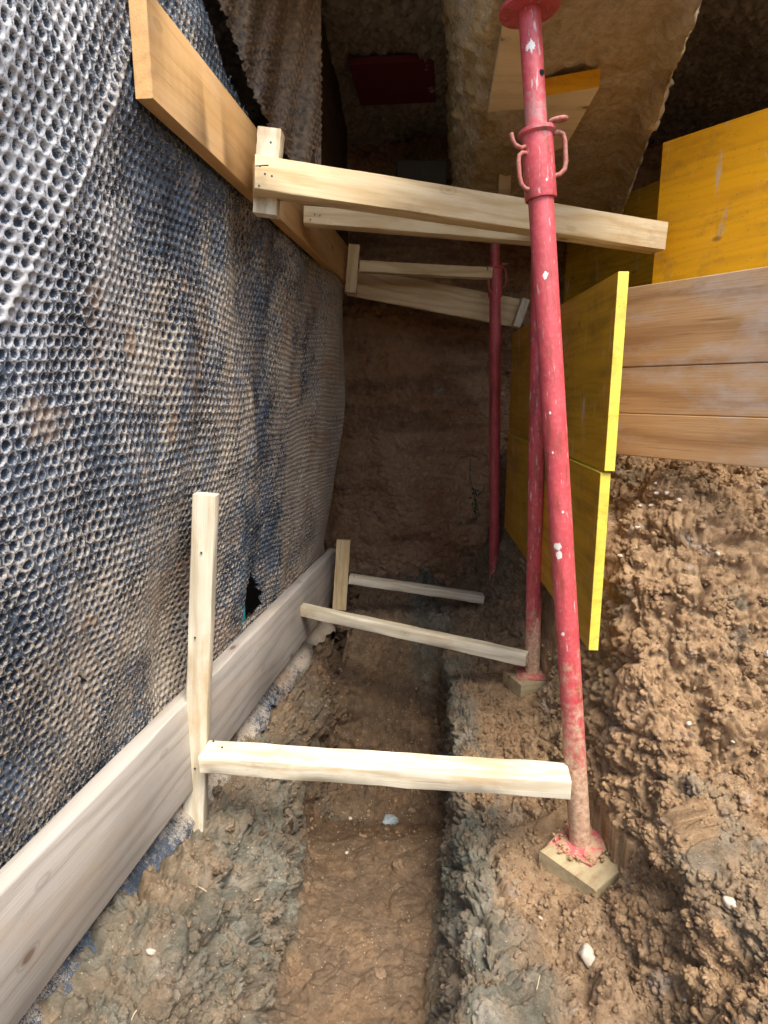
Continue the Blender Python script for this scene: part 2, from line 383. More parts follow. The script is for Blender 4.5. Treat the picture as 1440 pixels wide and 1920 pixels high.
base = np.array(prof(1.5)); seg = np.linalg.norm(np.diff(base, axis=0), axis=1); wts = seg*np.array([.25, .8, 1, 1, 1, 1, 1, 1, 1, 1, 1, 1, 1, 1, 1, 1, .25])[:len(seg)]
cu = np.concatenate([[0], np.cumsum(wts)]); cu /= cu[-1]
uu = np.linspace(0, 1, NU)
for a, Y in enumerate(ys):
    pr = np.array(prof(Y))
    G[a, :, 0] = np.interp(uu, cu, pr[:, 0]); G[a, :, 2] = np.interp(uu, cu, pr[:, 1]); G[a, :, 1] = Y
ker = np.hanning(15); ker /= ker.sum()
for c in (0, 2):
    pad = np.pad(G[:, :, c], ((0, 0), (7, 7)), 'edge')
    G[:, :, c] = np.apply_along_axis(lambda r: np.convolve(r, ker, 'valid'), 1, pad)
N = grid_normals(G)
if N[100, 100, 2] < 0: N = -N
Pt = G.reshape(-1, 3)
floor = sst(-.41, -.47, Pt[:, 2])*sst(2.35, 2.1, Pt[:, 1])
soft = 1-.62*floor
bank = sst(.5, .75, Pt[:, 0])
big = fbm(Pt*3.6+3.1, 3)*.030
wp = Pt+.030*np.stack([perlin(Pt*14), perlin(Pt*14+40), perlin(Pt*14+80)], 1)
def clod(P_, s, pw=1.):
    f1, f2 = worley(P_*s); return np.clip(f2-f1, 0, .5), 1-f1
def lump(s, amp):
    a, b = clod(wp, s); return amp*(np.minimum(a*4.5, 1)*.75+b*.5-.8)
m_big = sst(-.15, .25, perlin(Pt*2.2+9))
m1 = sst(-.25, .2, perlin(Pt*4+21)); m2 = sst(-.2, .2, perlin(Pt*7+5)); m3 = sst(-.3, .2, perlin(Pt*9+55))
d = big+lump(6.5, .036)*(.35+.65*m_big)+lump(15, .022)*(.25+.75*m1)+lump(33, .015)*(.2+.8*m2)+lump(70, .009)*(.3+.7*m3)+lump(135, .004)+fbm(wp*45, 4)*.006-.9*np.abs(perlin(wp*9+3))*.012
# scraped streaks running down the bank
st = perlin(np.stack([Pt[:, 0]*22, Pt[:, 1]*22, Pt[:, 2]*3], 1))*.010*sst(.05, .2, Pt[:, 2])*sst(.75, .5, Pt[:, 2])*bank*sst(0, .3, perlin(Pt*2.7+33))
d = (d*(1+.35*sst(-.1, -.25, Pt[:, 0]))+st)*soft
# large clods low on the near bank
def hill(cx, cy, cz, r, h):
    q = Pt-np.array([cx, cy, cz]); q[:, 2] *= .8
    rr = np.linalg.norm(q, axis=1)/r+.22*perlin(Pt*13+cx*9)
    return h*sst(1.05, .55, rr)
for (px_, py_, Y_, r_, h_) in ((1320, 1600, 1.22, .10, .085), (1390, 1790, 1.08, .12, .08), (1150, 1850, 1.10, .07, .045), (1010, 1830, 1.13, .06, .04), (1395, 1350, 1.42, .08, .04),
                               (300, 1800, 1.22, .08, .04), (390, 1700, 1.32, .06, .045), (620, 1340, 2.3, .07, .04)):
    q_ = P(px_, py_, Y_); d += hill(q_.x, q_.y, q_.z, r_, h_)
# flat seat under the two base blocks
for (bx, by) in ((.475, 1.5), (.56, 2.28)):
    rr = np.maximum(abs(Pt[:, 0]-bx), abs(Pt[:, 1]-by)); m_ = sst(.17, .11, rr)*(Pt[:, 2] < .35); d = d*(1-m_)
Gd = (Pt+N.reshape(-1, 3)*d[:, None])
for (bx, by, bz_) in ((B1c[0], 1.478, B1c[2]), (B2c[0], 2.27, B2c[2])):
    rr = np.hypot(Gd[:, 0]-bx, Gd[:, 1]-by); m_ = sst(.155, .115, rr)
    Gd[:, 2] -= m_*np.maximum(Gd[:, 2]-(bz_-.036+.004*perlin(Pt*40)), 0)*np.where((Gd[:, 0] < bx+.16) & (G.reshape(-1, 3)[:, 2] < bz_+.10), 1, 0)
Gd = Gd.reshape(G.shape)
# attributes
n_a = fbm(Pt*4.2+50, 4)
left = sst(.0, -.1, Pt[:, 0])
rwall = sst(.10, .2, Pt[:, 0])*sst(.42, .30, Pt[:, 0]+.10*n_a)*sst(-.42, -.28, Pt[:, 2])*(Pt[:, 1] > .5)
clay = np.clip(left*sst(-.44, -.34, Pt[:, 2])*sst(-.75, .10, n_a)*sst(2.9, 2.3, Pt[:, 1])*.95+1.25*rwall*sst(-.5, .1, n_a+.2), 0, 1)
nz_ = N.reshape(-1, 3)[:, 2]
wall_l = left*sst(.8, .5, nz_)*sst(-.50, -.44, Pt[:, 2])*sst(-.08, -.17, Pt[:, 2])*sst(2.7, 2.3, Pt[:, 1])
clay_l = left*sst(2.5, 2.2, Pt[:, 1])*(floor < .5)*.72
clay = np.maximum(clay, clay_l*(.75+.35*perlin(Pt*9+70)))
wall_r = (Pt[:, 0] > 0)*(Pt[:, 0] < .45)*sst(.8, .5, nz_)*sst(2.6, 2.3, Pt[:, 1])
clay = np.maximum(clay, np.maximum(wall_l, wall_r)*(.6+.5*sst(-.3, .2, n_a)))
clay = np.maximum(clay, bank*sst(.32, .5, n_a)*.6)
brown_and_shade = np.clip(sst(-.12, -.25, Pt[:, 2])+sst(2.1, 2.6, Pt[:, 1])+.45*left, 0, 1); brown_and_shade = brown_and_shade*(1-.35*sst(0, .4, fbm(Pt*8+3, 3))); trench_shade = sst(1.75, 2.3, Pt[:, 1])*sst(-.10, -.3, Pt[:, 2])+.5*floor  # slab shade painted into the far trench, plus browner floor and left ledge
clay = clay*(.72+.28*np.clip(perlin(Pt*17), -1, 1))
ground = link('ground', grid_mesh('ground', Gd, attrs={'clay': clay, 'brown_and_shade': brown_and_shade, 'trench_shade': trench_shade}), M['soil'])
tag(ground, kind='structure')
GV = Gd.reshape(-1, 3); gpx, gpy, gdep = project(GV)
def on_ground(px, py):
    dd = (gpx-px)**2+(gpy-py)**2; c = np.argsort(dd)[:12]; c = c[gdep[c] > .3]
    i = c[np.argmin(gdep[c])]; return GV[i], N.reshape(-1, 3)[i]
# surrounding yard far behind and beside the pit
yb = MB(); yb.add([(-40, -60, -.35), (40, -60, -.35), (40, -1.1, -.35), (-40, -1.1, -.35)], [(0, 1, 2, 3)])
tag(yb.build('yard_ground', M['soil'], smooth=False), kind='structure')

# back face of the excavation
def rough_sheet(name, A, B, Cc, D, nu, nv, mat, amp, sfun, flip=False):
    A, B, Cc, D = map(np.array, (A, B, Cc, D))
    u = np.linspace(0, 1, nu)[:, None, None]; v_ = np.linspace(0, 1, nv)[None, :, None]
    g = (A*(1-u)+B*u)*(1-v_)+(D*(1-u)+Cc*u)*v_
    n_ = grid_normals(g)
    if flip: n_ = -n_
    p_ = g.reshape(-1, 3); g = (p_+n_.reshape(-1, 3)*sfun(p_)[:, None]*amp).reshape(g.shape)
    return link(name, grid_mesh(name, g), mat)
def bs(p_):
    a, b = clod(p_+.03*np.stack([perlin(p_*9), perlin(p_*9+7), perlin(p_*9+3)], 1), 11)
    led = perlin(np.stack([p_[:, 0]*1.2, p_[:, 1], p_[:, 2]*7], 1))
    c_, e_ = clod(p_, 26); return fbm(p_*3, 4)*.7+b*.35+np.minimum(c_*4, 1)*.25+led*.9*sst(-.2, .3, perlin(p_*3+5))+fbm(p_*20, 4)*.3
tag(rough_sheet('back_soil_face', (-1.0, 3.78, -.3), (2.4, 3.70, -.3), (2.4, 3.9, 2.7), (-1.0, 3.82, 2.7), 640, 560, M['back_soil'], .055, bs), kind='structure')
tag(rough_sheet('side_soil_face', (2.0, .6, -.2), (2.0, 4, -.2), (2.1, 4, 2.7), (2.1, .6, 2.7), 90, 90, M['back_soil'], .05, bs, True), kind='structure')

tag(rough_sheet('pit_back_blocker', (3.0, -2.2, -.4), (-2.2, -2.2, -.4), (-2.2, -2.6, 1.7), (3.0, -2.6, 1.7), 80, 50, M['soil'], .08, bs), kind='structure')  # unseen wall added to block low sky light and bounce some forward
tag(rough_sheet('pit_side_blocker', (2.5, -2.3, -.2), (2.4, 1.4, -.2), (2.6, 1.4, 1.8), (2.7, -2.3, 1.8), 60, 50, M['soil'], .08, bs, True), kind='structure')  # unseen side wall added to keep low sky light out of the trench
# underside of the old building
def gr(p_):
    a, b = clod(p_, 26); a2, b2 = clod(p_, 60); return b*.7+b2*.3+fbm(p_*2.5, 3)*.9
tag(rough_sheet('slab_underside', (-1.2, 1.42, 2.55), (2.4, 1.42, 2.55), (2.4, 4.0, 2.50), (-1.2, 4.0, 2.50), 620, 460, M['gravel_concrete'], -.045, gr), 'dark gravelly concrete underside of the old slab overhead', 'slab', kind=None)
ub = MB(); ub.box((.6, 4.52, 4.15), (7, 6.2, 3.0))
tag(ub.build('building_above', M['concrete'], smooth=False), 'plain concrete building mass standing over the undermined trench', 'building')
fw = MB(); c0 = Vector((-1.02, 1.6, 1.0)); fw.box(c0+Vector((0, .6, 0)), (.18, 4.2, 3.0), rz=-R(8.5))
tag(fw.build('foundation_wall', M['concrete'], smooth=False), 'dark concrete foundation wall hidden behind the dimpled membrane', 'wall')

# footing beam: rounded rough profile along Y
fy = np.arange(1.42, 3.85, .008)
NF = 230
FG = np.zeros((len(fy), NF, 3))
for a, Y in enumerate(fy):
    xl = .225+.1085*(Y-1.556); xr = .688+.271*(Y-1.556)
    pr = np.array([(xl-.10, 2.62), (xl-.085, 2.35), (xl-.035, 2.08), (xl+.02, 1.972), (xl+.10, 1.956), (xr-.06, 1.963), (xr, 1.900), (xr+.06, 2.3), (xr+.1, 2.62)])
    sg = np.concatenate([[0], np.cumsum(np.linalg.norm(np.diff(pr, axis=0), axis=1))]); sg /= sg[-1]
    t_ = np.linspace(0, 1, NF); FG[a, :, 0] = np.interp(t_, sg, pr[:, 0]); FG[a, :, 2] = np.interp(t_, sg, pr[:, 1]); FG[a, :, 1] = Y
fn = grid_normals(FG); pf = FG.reshape(-1, 3)
if fn[50, 110, 2] > 0: fn = -fn
dn = fbm(pf*6, 4)*.016+clod(pf, 22)[1]*.02+fbm(pf*30, 3)*.012+clod(pf*np.array([1, .7, 1]), 40)[1]*.014-.012+np.abs(perlin(pf*np.array([14, 9, 14])))*.022-.006
contact = sst(1.99, 1.96, pf[:, 2])
FG = (pf+fn.reshape(-1, 3)*(dn*(1-.45*contact))[:, None]).reshape(FG.shape)
tag(link('footing', grid_mesh('footing', FG), M['footing']), 'rough ochre stained concrete footing carried by the red props', 'footing')

# ------------------------------------------------------------------ dimpled membrane
def mem_x(Y, z):
    top = -.484+.125*(Y-1.3); bot = -.712+.172*(Y-1.13)
    t = np.clip((z-.22)/1.40, 0, 1)
    x = bot*(1-t)+top*t
    x = x+.035*np.sin(np.pi*np.clip((z-.25)/1.4, 0, 1))*(.25+.75*sst(2.2, 3.2, Y))      # slack bulge, stronger at the far end
    return x
def wall_hit(px, py):
    d_ = ray(px, py); lo, hi = .3, 4.5
    for _ in range(50):
        m_ = (lo+hi)/2; x = d_.x/d_.y*m_; z = EYE+d_.z/d_.y*m_
        if x < mem_x(np.array(m_), np.array(z)): hi = m_
        else: lo = m_
    return lo, EYE+d_.z/d_.y*lo
sv_ = np.concatenate([np.arange(.42, 2.3, .0026), np.arange(2.3, 3.52, .0034)])
zv = np.arange(-.24, 2.16, .0030)
S, Z = np.meshgrid(sv_, zv, indexing='ij')
zlow = -.2+.02*np.sin(sv_*9)+.012*np.sin(sv_*31)+.006*np.sin(sv_*83)
Z = np.where(Z < 0, Z*(zlow[:, None]/-.24), Z)
Pm = np.stack([S*0, S, Z], -1).reshape(-1, 3)
Sx, Zx = Pm[:, 1], Pm[:, 2]
# warped dimple lattice
wS = Sx+.035*perlin(Pm*1.7+4)+.004*perlin(Pm*9); wZ = Zx+.035*perlin(Pm*1.9+14)+.004*perlin(Pm*9+5)
pitch = .0235
row = wZ/(pitch*.866); ri = np.floor(row+.5)
best = np.full(len(Sx), 9.); 
for dr in (-1, 0, 1):
    r2 = ri+dr; off = (np.mod(r2, 2))*.5
    ci = np.floor(wS/pitch-off+.5)
    hsh = np.modf(np.sin(r2*12.9898+ci*78.233)*43758.5453)[0]
    cxm = (ci+off+.10*hsh)*pitch; czm = (r2+.08*np.modf(hsh*17.)[0])*pitch*.866
    dd = np.sqrt((wS-cxm)**2+(wZ-czm)**2); best = np.minimum(best, dd)
best = best+.02*sst(-.05, -.12, Zx)
rc = .0093
cup = sst(rc, rc*.50, best); rimm = np.exp(-((best-rc*1.03)/.0014)**2)
X0 = mem_x(Sx, Zx)
# folds
f = fbm(np.stack([Sx*0, Sx*2.2, Zx*1.1], 1)+2.2, 3)*.030
f += perlin(np.stack([Sx*0, Sx*6+Zx*1.6, Zx*1.8], 1)+8)*.009
pinned = np.maximum(sst(.30, .22, Zx), sst(1.54, 1.64, Zx)*sst(1.92, 1.86, Zx))
f *= (1-.8*pinned)
def seg_dist(a, b):
    a = np.array(a); b = np.array(b); ab = b-a; q = np.stack([Sx, Zx], 1)-a
    t = np.clip((q@ab)/(ab@ab), 0, 1); r_ = q-t[:, None]*ab
    side = np.sign(ab[0]*q[:, 1]-ab[1]*q[:, 0]); return np.linalg.norm(r_, axis=1), side
c1 = wall_hit(250, 40); c2 = wall_hit(150, 330); c3 = wall_hit(30, 600)
crease = np.zeros(len(Sx))
for a, b in ((c1, c2), (c2, c3)):
    ds, sd_ = seg_dist(a, b); crease = np.maximum(crease, np.exp(-(ds/.012)**2))
crease *= np.clip(.8+perlin(Pm*6+1), .3, 1); f += crease*.007+.0035*fbm(np.stack([Sx*0, Sx*14, Zx*10], 1)+9, 3)
q1 = wall_hit(335, 1180); pk = np.exp(-(((Sx-q1[0])/.10)**2+((Zx-q1[1])/.28)**2)); f -= pk*.045
q2 = wall_hit(620, 640); f += .05*np.exp(-(((Sx-q2[0])/.22)**2+((Zx-q2[1])/.4)**2))
X0 = X0+f
# under the plank the sheet flares out over the soil; at the top it leans back
flare = sst(-.07, -.20, Zx); X0 = X0+flare*(.075+.04*perlin(Pm*4))
X0 = X0-.25*sst(1.95, 2.5, Zx)-.35*sst(3.30, 3.55, Sx)**2
Zw = Zx+.02*flare
Gm = np.stack([X0, Sx, Zw], 1).reshape(len(sv_), len(zv), 3)
nm = grid_normals(Gm)
if nm[50, 50, 0] < 0: nm = -nm
fz = perlin(Pm*95)*.0010+perlin(Pm*190+3)*.0006
disp = (-cup*.0125*np.clip(.85+.5*perlin(Pm*7+60), .35, 1.15)+rimm*.0014)+fz
Gm = Gm+nm*disp.reshape(len(sv_), len(zv), 1)
# dirt: more towards the dark end and low down; upper-left extra paints sky glare
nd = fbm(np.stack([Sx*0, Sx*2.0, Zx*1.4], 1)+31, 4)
sky_glare0 = sst(1.7, 1.0, Sx)*sst(.5, 1.2, Zx)
dirt = .19+.12*sky_glare0+.20*sst(1.3, 3.0, Sx)+.38*np.clip(nd, -.6, .8)+.16*perlin(Pm*11+2)+.30*sst(.45, -.05, Zx)+.25*crease+.25*pk+.35*sst(2.75, 3.2, Sx)-.15*flare+.25*sst(1.25, .8, Sx)*sst(.9, 1.5, Zx)
och = np.zeros(len(Sx))
npat = perlin(np.stack([Sx*0, Sx*34, Zx*34], 1))*.9+perlin(np.stack([Sx*0, Sx*11, Zx*11], 1))*.6
for (px_, py_, rs_, rz_) in ((110, 800, .05, .035), (95, 770, .03, .03), (250, 650, .025, .04), (318, 790, .018, .05), (345, 540, .02, .03), (180, 560, .02, .05), (437, 1010, .045, .035), (440, 980, .055, .022), (470, 915, .02, .015), (330, 1110, .02, .03),
                             (160, 1170, .025, .02), (590, 560, .10, .05), (610, 700, .15, .12), (600, 830, .14, .06), (625, 960, .10, .10), (560, 730, .10, .04)):
    a_ = wall_hit(px_, py_); r_ = np.sqrt(((Sx-a_[0])/rs_)**2+((Zx-a_[1])/rz_)**2)+npat*.8
    och = np.maximum(och, sst(1.15, .7, r_))
och = np.maximum(och, .35*crease*sst(-.2, .3, nd)); och = och*(.50+.50*np.clip(cup*1.5, 0, 1))
sky_glare = 1.3*np.clip(sst(1.55, .95, Sx)*sst(.5, 1.2, Zx), 0, 1)*.6  # mask of the painted glare, near upper part of the sheet
och = np.maximum(och, .55*sst(.28, .5, fbm(np.stack([Sx*0, Sx*4.0, Zx*2.4], 1)+77, 3)))
# outline: upper rim and tears
zs = np.interp(sv_, [.3, 1.70, 1.75, 1.82, 1.92, 2.06, 3.3, 3.5], [2.3, 2.3, 2.03, 1.98, 1.93, 1.875, 1.80, 1.6])
zs = zs+.012*np.sin(sv_*70)+.008*np.sin(sv_*173)
keep = (Z[:-1, :-1] < zs[:-1, None])
def poly_mask(poly):
    pts = [wall_hit(*p) for p in poly]; inside = np.zeros(S[:-1, :-1].shape, bool)
    xs, ysx = S[:-1, :-1], Z[:-1, :-1]
    for i in range(len(pts)):
        (x1, y1), (x2, y2) = pts[i], pts[(i+1) % len(pts)]
        c_ = ((y1 > ysx) != (y2 > ysx)) & (xs < (x2-x1)*(ysx-y1)/(y2-y1+1e-12)+x1); inside ^= c_
    return inside
keep &= ~poly_mask([(474, 1073), (483, 1090), (490, 1098), (484, 1102), (495, 1112), (488, 1122), (492, 1132), (478, 1150), (444, 1180), (447, 1160), (458, 1125), (465, 1110), (461, 1106), (469, 1093)])
keep &= ~poly_mask([(316, 1180), (324, 1188), (322, 1200), (318, 1195)])
keep &= ~poly_mask([(145, 1268), (160, 1275), (158, 1290), (148, 1284)])
mem = link('drainage_membrane', grid_mesh('drainage_membrane', Gm, keep=keep, attrs={'dirt': dirt, 'rim': rimm, 'cup': cup, 'ochre': och, 'sky_glare': sky_glare}), M['membrane'])
tag(mem, 'blue black dimpled drainage membrane with dirt and tears hanging down the left side', 'membrane')

# loose flap hanging above, right of the black gap
rows = np.arange(-160, 336, 3.2); NU2 = 170
FL = np.zeros((len(rows), NU2, 3)); dr_ = np.zeros((len(rows), NU2))
for a, py_ in enumerate(rows):
    pl = np.interp(py_, [-160, 0, 40, 90, 150, 220, 270, 310, 336], [380, 408, 425, 445, 462, 497, 520, 556, 596])
    pl += 2.5*math.sin(py_*.23)+2*math.sin(py_*.61)
    for b in range(NU2):
        t_ = b/(NU2-1); px_ = pl*(1-t_)+602*t_
        Yv = 2.02+.42*((px_-380)/222)**.8+.03*math.sin(px_*.05)+.015*math.sin(px_*.13+py_*.02)
        FL[a, b] = P(px_, py_, Yv)
fp = FL.reshape(-1, 3)
hx = fp[:, 1]*.9+fp[:, 0]*.9; hz = fp[:, 2]
rr_ = np.floor(hz/(pitch*.866)+.5); off = np.mod(rr_, 2)*.5; ci = np.floor(hx/pitch-off+.5)
bd = np.sqrt((hx-(ci+off)*pitch)**2+(hz-rr_*pitch*.866)**2)
nfl = grid_normals(FL)
if nfl[50, 50, 1] > 0: nfl = -nfl
cupf = sst(rc, rc*.5, bd)
FL = (fp+nfl.reshape(-1, 3)*(cupf*.0075+perlin(fp*90)*.0012)[:, None]).reshape(FL.shape)
fl_o = link('membrane_flap', grid_mesh('membrane_flap', FL, attrs={'dirt': np.full(len(fp), .62)+.2*perlin(fp*3), 'rim': cupf*0, 'cup': cupf*.3, 'ochre': .72+.2*sst(-.3, .3, perlin(fp*2.5+4))}), M['membrane'])
sm = fl_o.modifiers.new('thick', 'SOLIDIFY'); sm.thickness = .002
tag(fl_o, 'brown fuzzy loose flap of membrane hanging under the slab above the gap', 'membrane')

# teal board seen through the tear
tq = wall_hit(455, 1150)
tb = MB(); tb.box((0, 0, 0), (.03, .15, .50))
to = tb.build('insulation_board', M['teal'], smooth=False, bevel=.003)
to.location = (float(mem_x(np.array(tq[0]), np.array(tq[1])))-.045, tq[0]+.045, tq[1]-.14); to.rotation_euler = (0, 0, -R(10))
tag(to, 'teal insulation board glimpsed through the torn hole in the membrane', 'insulation board')

# ------------------------------------------------------------------ timber
def beam(name, a, b, wd, ht, mat, label=None, cat=None, group=None, roll=0, nseg=26, bev=.003, jag=0, parent=None, seed=0, taper=1.):
    """box beam from a to b (centres of its ends); ht is the upright side of its section, wd the level one"""
    a = Vector(a); b = Vector(b); L = (b-a).length; x = (b-a).normalized()
    up = Vector((0, 0, 1)) if abs(x.z) < .9 else Vector((0, -1, 0))
    y = up.cross(x).normalized(); z = x.cross(y)
    rot = Matrix((x, y, z)).transposed()@Matrix.Rotation(roll, 3, 'X')
    rs = random.Random(seed+int(L*1e4))
    sec = []
    for (sy, sz) in ((1, 1), (-1, 1), (-1, -1), (1, -1)):
        cy, cz = sy*(wd/2-bev), sz*(ht/2-bev); a0 = {(1, 1): 0, (-1, 1): 90, (-1, -1): 180, (1, -1): 270}[(sy, sz)]
        for t in (0, 45, 90): sec.append((cy+bev*math.cos(R(a0+t)), cz+bev*math.sin(R(a0+t))))
    n = len(sec); V = []; F = []
    ph = [rs.uniform(0, 6) for _ in range(6)]
    for k in range(nseg+1):
        t = k/nseg; xx = -L/2+L*t
        if k == 0: xx += .0
        bow = .0015*math.sin(3*t+ph[0]); bw2 = .0015*math.sin(2.5*t+ph[1]); s_ = 1+(taper-1)*t
        for j, (yy, zz) in enumerate(sec):
            jx = 0
            if jag and k == nseg: jx = rs.uniform(-jag, jag*.3)
            e = .0006*math.sin(17*t+j*1.3+ph[2])+.0005*math.sin(41*t+j*.7+ph[3])
            V.append((xx+jx, (yy+bow)*(1)+e, zz*s_+bw2+e))
    # inset end rings give slightly softened arrises
    for k in range(nseg):
        for j in range(n): F.append((k*n+j, (k+1)*n+j, (k+1)*n+(j+1) % n, k*n+(j+1) % n))
    F.append(tuple(range(n))); F.append(tuple(nseg*n+j for j in range(n))[::-1])
    me = raw_mesh(name, V, F); o = link(name, me, mat, parent)
    try: me.set_sharp_from_angle(angle=R(50))
    except Exception: pass
    Mx = rot.to_4x4(); Mx.translation = (a+b)/2; o.matrix_world = Mx
    if label: tag(o, label, cat, group)
    return o
GA = 'timber struts wedged across the trench'; GB = 'short timber uprights against the boards'
# lower plank and upper board along the left
def at_lower(Y, dz=0): return Vector((-.65+.175*(Y-1.13), Y, dz))
nplank = Vector((1, -.175, 0)).normalized()
beam('plank', at_lower(.45, .08)-nplank*.025, at_lower(3.32, .095)-nplank*.025, .05, .285, M['grey_wood'], 'long weathered grey plank along the foot of the membrane, held by struts', 'plank', nseg=60, bev=.007)
bA = Vector((-.441, 1.30, 1.7425)); bB = Vector((-.184, 3.36, 1.7425)); nb_ = Vector((1, -.125, 0)).normalized()
beam('shuttering_board', bA-nb_*.0175, bB-nb_*.0175, .035, .187, M['board'], 'long tan board high on the membrane, running back from its cut end at top left', 'board', nseg=60, bev=.002)

b1 = beam('strut', P(476, 331, 1.74), P(1236, 447, 2.08), .07, .082, M['new_wood'], 'thick pale squared strut at top, wedged between upper board and large yellow panel', 'strut', GA, seed=1)
b2 = beam('strut', P(571, 407, 2.36), P(1003, 442, 2.40), .07, .058, M['new_wood'], 'thin pale strut just beneath and behind the thick top strut', 'strut', GA, seed=2)
b3 = beam('strut', P(674, 500, 3.22), P(921, 513, 3.26), .06, .052, M['new_wood'], 'short upper strut running from small far upright to the farthest red prop', 'strut', GA, seed=3)
b4 = beam('brace_board', P(655, 527, 3.44), P(978, 590, 3.40), .03, .145, M['new_wood'], 'wide sloping brace board with a broken end behind the farthest prop', 'board', seed=4)
b4e = beam('batten', P(985, 560, 3.34), P(968, 612, 3.36), .04, .05, M['pale_wood'], 'short pale batten nailed across the broken end of the sloping brace board', 'batten', seed=14)
u2 = beam('upright', P(509, 246, 1.79), P(499, 405, 1.80), .062, .058, M['pale_wood'], 'short pale upright behind the left end of the thick top strut', 'upright', GB, seed=5)
u3 = beam('upright', P(664, 460, 3.24), P(658, 550, 3.24), .055, .05, M['new_wood'], 'small upright at the far end of the high tan board', 'upright', GB, seed=6)
p1 = beam('upright', P(386, 926, 1.64), P(366, 1550, 1.64), .062, .046, M['pale_wood'], 'tall pale upright standing against the near face of the grey plank', 'upright', GB, seed=7, jag=.008)
s1 = beam('strut', P(384, 1418, 1.60), P(1066, 1463, 1.47), .080, .054, M['pale_wood'], 'nearest cream white strut, low between tall upright and front red prop', 'strut', GA, seed=8, roll=R(4))
s2 = beam('strut', P(546, 1138, 2.72), P(988, 1236, 2.24), .05, .048, M['pale_wood'], 'low sloping strut from grey plank to the foot of the middle red prop', 'strut', GA, seed=9)
s3 = beam('strut', P(655, 1085, 3.12), P(906, 1122, 3.10), .065, .042, M['pale_wood'], 'farthest low strut lying on dark soil beside the short far upright', 'strut', GA, seed=10)
u4 = beam('upright', P(644, 1012, 3.14), P(637, 1142, 3.10), .072, .04, M['new_wood'], 'short upright at the far end of the grey plank', 'upright', GB, seed=11)
# timber packing under the footing
def slab_poly(name, pts, th, mats, label, cat, bev=.002):
    """flat piece from its underside outline (points anticlockwise from above), thickness upward; first edge faces get material 1"""
    n = len(pts); cx = sum(p.x for p in pts)/n; cy = sum(p.y for p in pts)/n; cz = sum(p.z for p in pts)/n
    V = [(p.x-cx, p.y-cy, p.z-cz) for p in pts]+[(p.x-cx, p.y-cy, p.z-cz+th) for p in pts]
    mb = MB(); mb.add(V, [tuple(range(n))[::-1], tuple(range(n, 2*n))]); mb.add(V, [(i, (i+1) % n, n+(i+1) % n, n+i) for i in range(n)], 1 if len(mats) > 1 else 0)
    o = mb.build(name, mats, smooth=False, bevel=bev); o.location = (cx, cy, cz); return tag(o, label, cat)
M['pack_wood'] = wood('packing_board', (.80, .64, .40), (.62, .46, .24), contrast=.6, ring=.8)
def PZ(px, py, z):
    d_ = ray(px, py); t = (z-EYE)/d_.z; return Vector((0, 0, EYE))+d_*t
slab_poly('packing_board', [PZ(947, 30, 1.934), PZ(1000, 30, 1.934), PZ(1012, 203, 1.934), PZ(915, 210, 1.934)], .022, [M['pack_wood']], 'pale packing board pinched between footing and head of the front prop', 'board')
slab_poly('packing_board', [PZ(1018, 181, 1.900), PZ(1124, 163, 1.900), PZ(1062, 272, 1.900), PZ(1000, 305, 1.900)], .045, [M['pack_wood'], M['yellow']], 'offcut board with an orange painted edge stuck under the footing, right of front prop', 'board')
slab_poly('packing_block', [PZ(934, 367, 1.90), PZ(956, 367, 1.90), PZ(958, 355, 1.90), PZ(935, 355, 1.90)], .06, [M['pack_wood']], 'tiny pale packing block in the dark above the top strut', 'block')

# nails in the strut ends
def nail(par, px, py, Y, dz=.0, L=.012):
    a = P(px, py, Y); mb = MB(); mb.tube([a+Vector((0, -L, .0)), a], .0012, 8); mb.tube([a+Vector((0, -L-.0015, 0)), a+Vector((0, -L, 0))], .003, 10)
    o = mb.build('nail', M['nail']); o.parent = par; o.matrix_parent_inverse = par.matrix_world.inverted(); return o
for (px_, py_) in ((488, 312), (497, 327), (510, 331), (486, 349)): nail(b1, px_, py_, 1.70, L=.002)
mb = MB(); a_ = P(503, 310, 1.70); mb.tube([a_, a_+Vector((-.012, -.012, -.004)), a_+Vector((-.03, -.014, -.006))], .0018, 8)
o = mb.build('bent_nail', M['nail']); o.parent = b1; o.matrix_parent_inverse = b1.matrix_world.inverted()
for (px_, py_) in ((582, 412), (590, 402), (600, 404)): nail(b2, px_, py_, 2.325, L=.002)
nail(s1, 401, 1388, 1.63, L=.004); nail(s1, 417, 1400, 1.6, L=.003)

for (px_, py_, Y_) in ((366, 1195, 1.615), (366, 1440, 1.615), (378, 1036, 1.615)): nail(p1, px_, py_, Y_, L=.002)
nail(s2, 556, 1132, 2.68, L=.003); nail(s3, 664, 1080, 3.08, L=.003); nail(u2, 508, 268, 1.755, L=.002)
